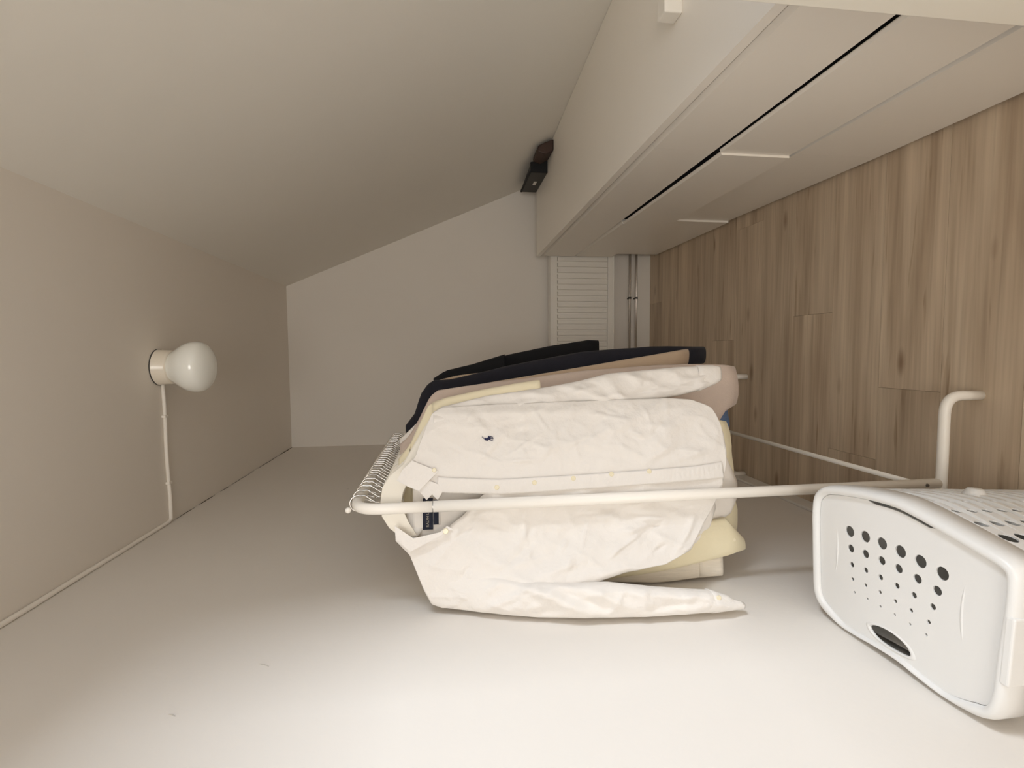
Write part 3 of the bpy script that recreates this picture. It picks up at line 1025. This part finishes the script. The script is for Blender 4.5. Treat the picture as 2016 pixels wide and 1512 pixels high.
# sleeves
FOLD_SR = [((.16, 1.26), (.235, 1.05), .012, .006), ((.19, 1.12), (.21, .95), .010, -.006), ((.26, 1.02), (.215, .92), .008, .007), ((.29, .88), (.235, .74), .010, .006),
           ((.23, .84), (.28, .70), .008, -.005), ((.255, .72), (.285, .62), .007, .005)] + crumple(34, .18, .28, .66, 1.24)
FOLD_SL = [((-.185, 1.14), (-.240, 1.02), .010, .009), ((-.190, 1.08), (-.230, .99), .008, -.007), ((-.17, 1.20), (-.20, 1.08), .009, .008), ((-.19, 1.02), (-.235, .93), .009, .007),
           ((-.24, 1.25), (-.235, 1.08), .010, -.005), ((-.195, .95), (-.22, .80), .010, .006), ((-.24, .92), (-.225, .78), .008, -.005)] + crumple(34, -.245, -.185, .74, 1.28)
sv_r = [(1.330, .158, .196, .010, .006), (1.311, .150, .209, .012, .002), (1.203, .150, .235, .016, -.008), (1.08, .165, .251, .017, -.012), (.98, .185, .268, .018, -.013),
        (.90, .204, .286, .018, -.013), (.80, .218, .295, .018, -.013), (.721, .230, .301, .017, -.013), (.66, .243, .303, .014, -.012), (.620, .258, .303, .011, -.012), (.606, .268, .300, .008, -.012)]
sv_l = [(1.332, -.212, -.165, .006, .006), (1.306, -.225, -.160, .010, .008), (1.266, -.230, -.162, .016, .018), (1.185, -.240, -.168, .023, .038), (1.12, -.245, -.176, .026, .056),
        (1.046, -.248, -.184, .027, .072), (.97, -.250, -.184, .027, .082), (.867, -.252, -.198, .026, .090), (.80, -.252, -.206, .023, .094), (.758, -.252, -.210, .018, .096), (.716, -.250, -.228, .012, .098), (.686, -.248, -.238, .007, .098)]
o = obj('sleeve', tube_body(sv_r, 150, 96, 71, .0060, extra=lambda s, z: folds(s, z, FOLD_SR)), COTTON, FS, smooth=True, solid=.0014)
bm = tube_body([(.668, .240, .304, .016, -.012), (.622, .257, .304, .013, -.012), (.604, .267, .301, .009, -.012)], 8, 30, 75, .001)
obj('cuff', bm, COTTON, o, smooth=True, solid=.003)
o = obj('sleeve', tube_body(sv_l, 150, 96, 73, .0060, extra=lambda s, z: folds(s, z, FOLD_SL)), COTTON, FS, smooth=True, solid=.0014)
bm = tube_body([(.760, -.253, -.209, .020, .096), (.722, -.251, -.222, .014, .098), (.705, -.250, -.236, .009, .098), (.684, -.2495, -.240, .006, .098)], 10, 30, 77, .0008)
cf = obj('cuff', bm, COTTON, o, smooth=True, solid=.003)
disc((-.222, .748), .005, .117, BUTTON, 'button', FS)

# chest emblem: a mounted player with a raised mallet, embroidered
EM = [(860, 690), (880, 640), (920, 610), (960, 640), (1010, 625), (1050, 580), (1050, 530), (1075, 518), (1095, 550), (1180, 552), (1280, 578), (1292, 600), (1270, 612),
      (1180, 585), (1165, 612), (1250, 640), (1312, 665), (1290, 682), (1200, 662), (1155, 672), (1172, 716), (1220, 738), (1262, 728), (1278, 700), (1292, 712), (1275, 752),
      (1210, 768), (1140, 738), (1080, 712), (1030, 725), (1020, 765), (990, 788), (960, 765), (955, 738), (900, 738)]
MALLET = [(740, 567), (790, 550), (805, 575), (872, 655), (852, 672), (782, 585), (756, 580)]


def em3(lift):
    def f(X, Y):
        s = .1305 - (Y - 650) / 25.2 * .00119
        z = 1.2085 - (X - 1030) / 25.2 * .00119
        return (s, -(front_t(s, z) + lift), z)
    return f


bm = poly_fill([EM], em3(.0075), (0, -.0012, 0))
em = obj('emblem', bm, LOGO, FS)
tag(em, 'navy embroidered polo player emblem')
obj('mallet', poly_fill([MALLET], em3(.0075), (0, -.0012, 0)), LOGO, em)


# woven labels at the neck, with their lettering
def text_mesh(txt, size, center, tfun, m, parent, name='lettering'):
    cu = bpy.data.curves.new('t', 'FONT')
    cu.body = txt; cu.size = size; cu.align_x = 'CENTER'; cu.align_y = 'CENTER'; cu.extrude = .0002
    to = bpy.data.objects.new('t', cu); COL.objects.link(to)
    dg = bpy.context.evaluated_depsgraph_get()
    me = bpy.data.meshes.new_from_object(to.evaluated_get(dg))
    bpy.data.objects.remove(to)
    for v in me.vertices:
        s, z = center[0] + v.co.x, center[1] + v.co.y
        v.co = (s, -(tfun + v.co.z), z)
    me.materials.clear()
    return link(name, me, m, parent)


lb = obj('neck_label', BX(-.064, .004, .0055, .0062, 1.3335, 1.3560), LABEL_CLOTH, FS)
tag(lb, 'navy woven label with pale lettering')
text_mesh('RALPH LAUREN', .0082, (-.030, 1.3452), -.0053, LABEL_INK, lb)
lb2 = obj('size_label', BX(-.054, .000, .0055, .0062, 1.3215, 1.3325), LABEL_CLOTH, FS)

# ------------------------------------------------------------------ laundry hamper
HZ = .531
hs = (CAM_H - HZ) / (CAM_H - .52)
outer = [(-.314, .975), (-.291, .956), (-.279, .925), (-.266, .846), (-.262, .784), (-.267, .740), (-.277, .69), (-.289, .635), (-.298, .600), (-.312, .584), (-.340, .581),
         (-.380, .583), (-.443, .588), (-.505, .592), (-.536, .602), (-.550, .622), (-.556, .655), (-.556, .690), (-.553, .725), (-.549, .762), (-.551, .805), (-.556, .857),
         (-.556, .905), (-.545, .945), (-.520, .966), (-.470, .972), (-.39, .977), (-.35, .979)]
HC = np.array([-.412 * hs, .78 * hs])
SH = lambda p: (p[0] * hs - HC[0], p[1] * hs - HC[1])
hm = empty('laundry_hamper', (float(HC[0]), float(HC[1]), 0))
tag(hm, 'white plastic lidded laundry hamper with round holes, standing by the bright wall', 'hamper')
out = smooth_loop([SH(p) for p in outer], 4)


def inset(loop, d):
    A = np.array(loop); n = len(A)
    r = []
    for i in range(n):
        tdir = A[(i + 1) % n] - A[i - 1]
        nrm = np.array([tdir[1], -tdir[0]]) / (np.linalg.norm(tdir) + 1e-9)
        r.append(tuple(A[i] + nrm * d))
    return r


area2 = sum(out[i][0] * out[(i + 1) % len(out)][1] - out[(i + 1) % len(out)][0] * out[i][1] for i in range(len(out)))
sg = 1 if area2 < 0 else -1
def rim_scale(p):
    """the lid laps over the rim along the grip side"""
    if p[0] > -.08: return 1.0
    u = abs(p[1] - .0) / .135
    return .35 + .65 * max(0.0, min(1.0, (u - .75) / .35))


def ins(d):
    full_ = inset(out, d * sg)
    return [(a[0] + (b_[0] - a[0]) * rim_scale(a), a[1] + (b_[1] - a[1]) * rim_scale(a)) for a, b_ in zip(out, full_)]


# rim: rounded bead round the lid
bm = bmesh.new()
secs = [(.0, -.050), (.0, -.014), (.002, -.004), (.007, .0), (.0125, -.001), (.0160, -.006), (.0165, -.020)]
rings(bm, [[(x, y, HZ + dz) for x, y in ins(d)] for d, dz in secs], False, False)
obj('rim', bm, PLASTIC, hm, smooth=True, solid=.0016)
# lid
lid_out = ins(.0178)
cx_ = lambda p: p[0]
gap_y0, gap_y1 = .712 * hs - HC[1], .842 * hs - HC[1]
lid_loop = []
for (x, y) in lid_out:
    if x > .05 and gap_y0 < y < gap_y1:
        x -= .0055
    lid_loop.append((x, y))
rows = [([(-.359, .882), (-.356, .845), (-.355, .808), (-.355, .770), (-.357, .732), (-.361, .694)], .0108),
        ([(-.392, .878), (-.389, .843), (-.387, .807), (-.387, .772), (-.389, .736), (-.393, .701)], .0078),
        ([(-.423, .874), (-.420, .841), (-.419, .808), (-.419, .774), (-.420, .741), (-.423, .707)], .0053),
        ([(-.451, .871), (-.449, .840), (-.447, .808), (-.448, .776), (-.449, .745), (-.452, .713)], .0036),
        ([(-.475, .865), (-.473, .835), (-.473, .806), (-.473, .776), (-.474, .746), (-.476, .716)], .0024)]
holes = []
for pts, r0 in rows:
    for p in pts:
        x, y = SH(p)
        holes.append(circle(x, y, r0 * hs, 20 if r0 > .006 else 12))
slot = smooth_loop([SH(p) for p in [(-.523, .826), (-.514, .814), (-.509, .790), (-.510, .768), (-.516, .750), (-.527, .742), (-.5335, .752), (-.537, .785), (-.534, .812)]], 3)
bm = poly_fill([lid_loop, slot] + holes, lambda a, b_: (a, b_, HZ - .012), (0, 0, .003))
lid = obj('lid', bm, PLASTIC, hm, bevel=.0006, segs=1)
# raised lip round the grip slot, and the two soft ribs of the lid
bm = bmesh.new()
A = np.array(slot); cen = A.mean(0)
rings(bm, [[(x, y, HZ - .0095) for x, y in slot], [(*(cen + (np.array(p) - cen) * 1.05), HZ - .007) for p in slot],
           [(*(cen + (np.array(p) - cen) * 1.16), HZ - .0075) for p in slot], [(*(cen + (np.array(p) - cen) * 1.25), HZ - .0092) for p in slot]], False, False)
obj('grip_lip', bm, PLASTIC, lid, smooth=True)
for y in (.917, .655):
    a, b_ = SH((-.345, y)), SH((-.475, y))
    bm = bmesh.new()
    tube(bm, [(a[0] + (b_[0] - a[0]) * i / 10, a[1] + .006 * math.sin(math.pi * i / 10) * (1 if y < .7 else -1), HZ - .0105) for i in range(11)],
         [.0006 + .0022 * math.sin(math.pi * i / 10) for i in range(11)], 8)
    obj('lid_rib', bm, PLASTIC, lid, smooth=True)
# clip on the near edge of the rim
a = SH((-.376, .584)); b_ = SH((-.478, .588))
bm = bmesh.new()
hexa(bm, [(a[0], a[1] - .004, HZ - .030), (b_[0], b_[1] - .004, HZ - .030), (b_[0], b_[1] + .009, HZ - .030), (a[0], a[1] + .009, HZ - .030),
          (a[0], a[1] - .004, HZ + .0015), (b_[0], b_[1] - .004, HZ + .0015), (b_[0], b_[1] + .009, HZ + .0015), (a[0], a[1] + .009, HZ + .0015)])
obj('clip', bm, PLASTIC, hm, bevel=.003, segs=3)
# body: walls follow the rim and taper downwards; the side away from the wall is pierced
BZ = HZ - .040
base = inset(out, .007 * sg)


def body_ring(z):
    k = 1 - .15 * (BZ - z) / BZ
    return [(x * k, y * k, z) for x, y in base]


I0, I1 = 5, 34
n_out = len(out)
zs = [.004, .02, .15, .30, .42, BZ]
bm = bmesh.new()
order = list(range(I1, n_out)) + list(range(0, I0 + 1))
V = rings(bm, [[body_ring(z)[i] for i in order] for z in zs], closed=False)
bm.faces.new(V[0])
obj('body', bm, PLASTIC, hm, smooth=True, solid=.0025)
seg = [base[i] for i in range(I0, I1 + 1)]
ys = np.array([p[1] for p in seg])[::-1]
xs_ = np.array([p[0] for p in seg])[::-1]


def side3(y, z):
    k = 1 - .15 * (BZ - z) / BZ
    return (float(np.interp(y, ys, xs_)) * k, y * k, z)


hl = []
for yy, r0 in ((.655, .0125), (.696, .0098), (.737, .0072), (.774, .0050), (.822, .0050), (.858, .0072), (.894, .0098), (.930, .0120)):
    z = .452
    while z > .07:
        k = 1 - .15 * (BZ - z) / BZ
        yl = (yy * hs - HC[1]) / 1.0
        if ys[0] + .016 < yl < ys[-1] - .016:
            hl.append(circle(yl, z, r0, 14, r0))
        z -= .030
frame_loop = [(float(y), .004) for y in np.linspace(ys[0], ys[-1], 24)] + [(float(ys[-1]), float(z)) for z in np.linspace(.03, BZ - .02, 12)] \
    + [(float(y), BZ) for y in np.linspace(ys[-1], ys[0], 24)] + [(float(ys[0]), float(z)) for z in np.linspace(BZ - .02, .03, 12)]
bm = poly_fill([frame_loop] + hl, side3)
obj('side_panel', bm, PLASTIC, hm, solid=.0025)
bm = bmesh.new(); tube(bm, [(.105, .055, .30), (.128, .055, .30), (.140, .055, .30)], [.022, .020, .012], 12)
obj('side_knob', bm, PLASTIC, hm, smooth=True)
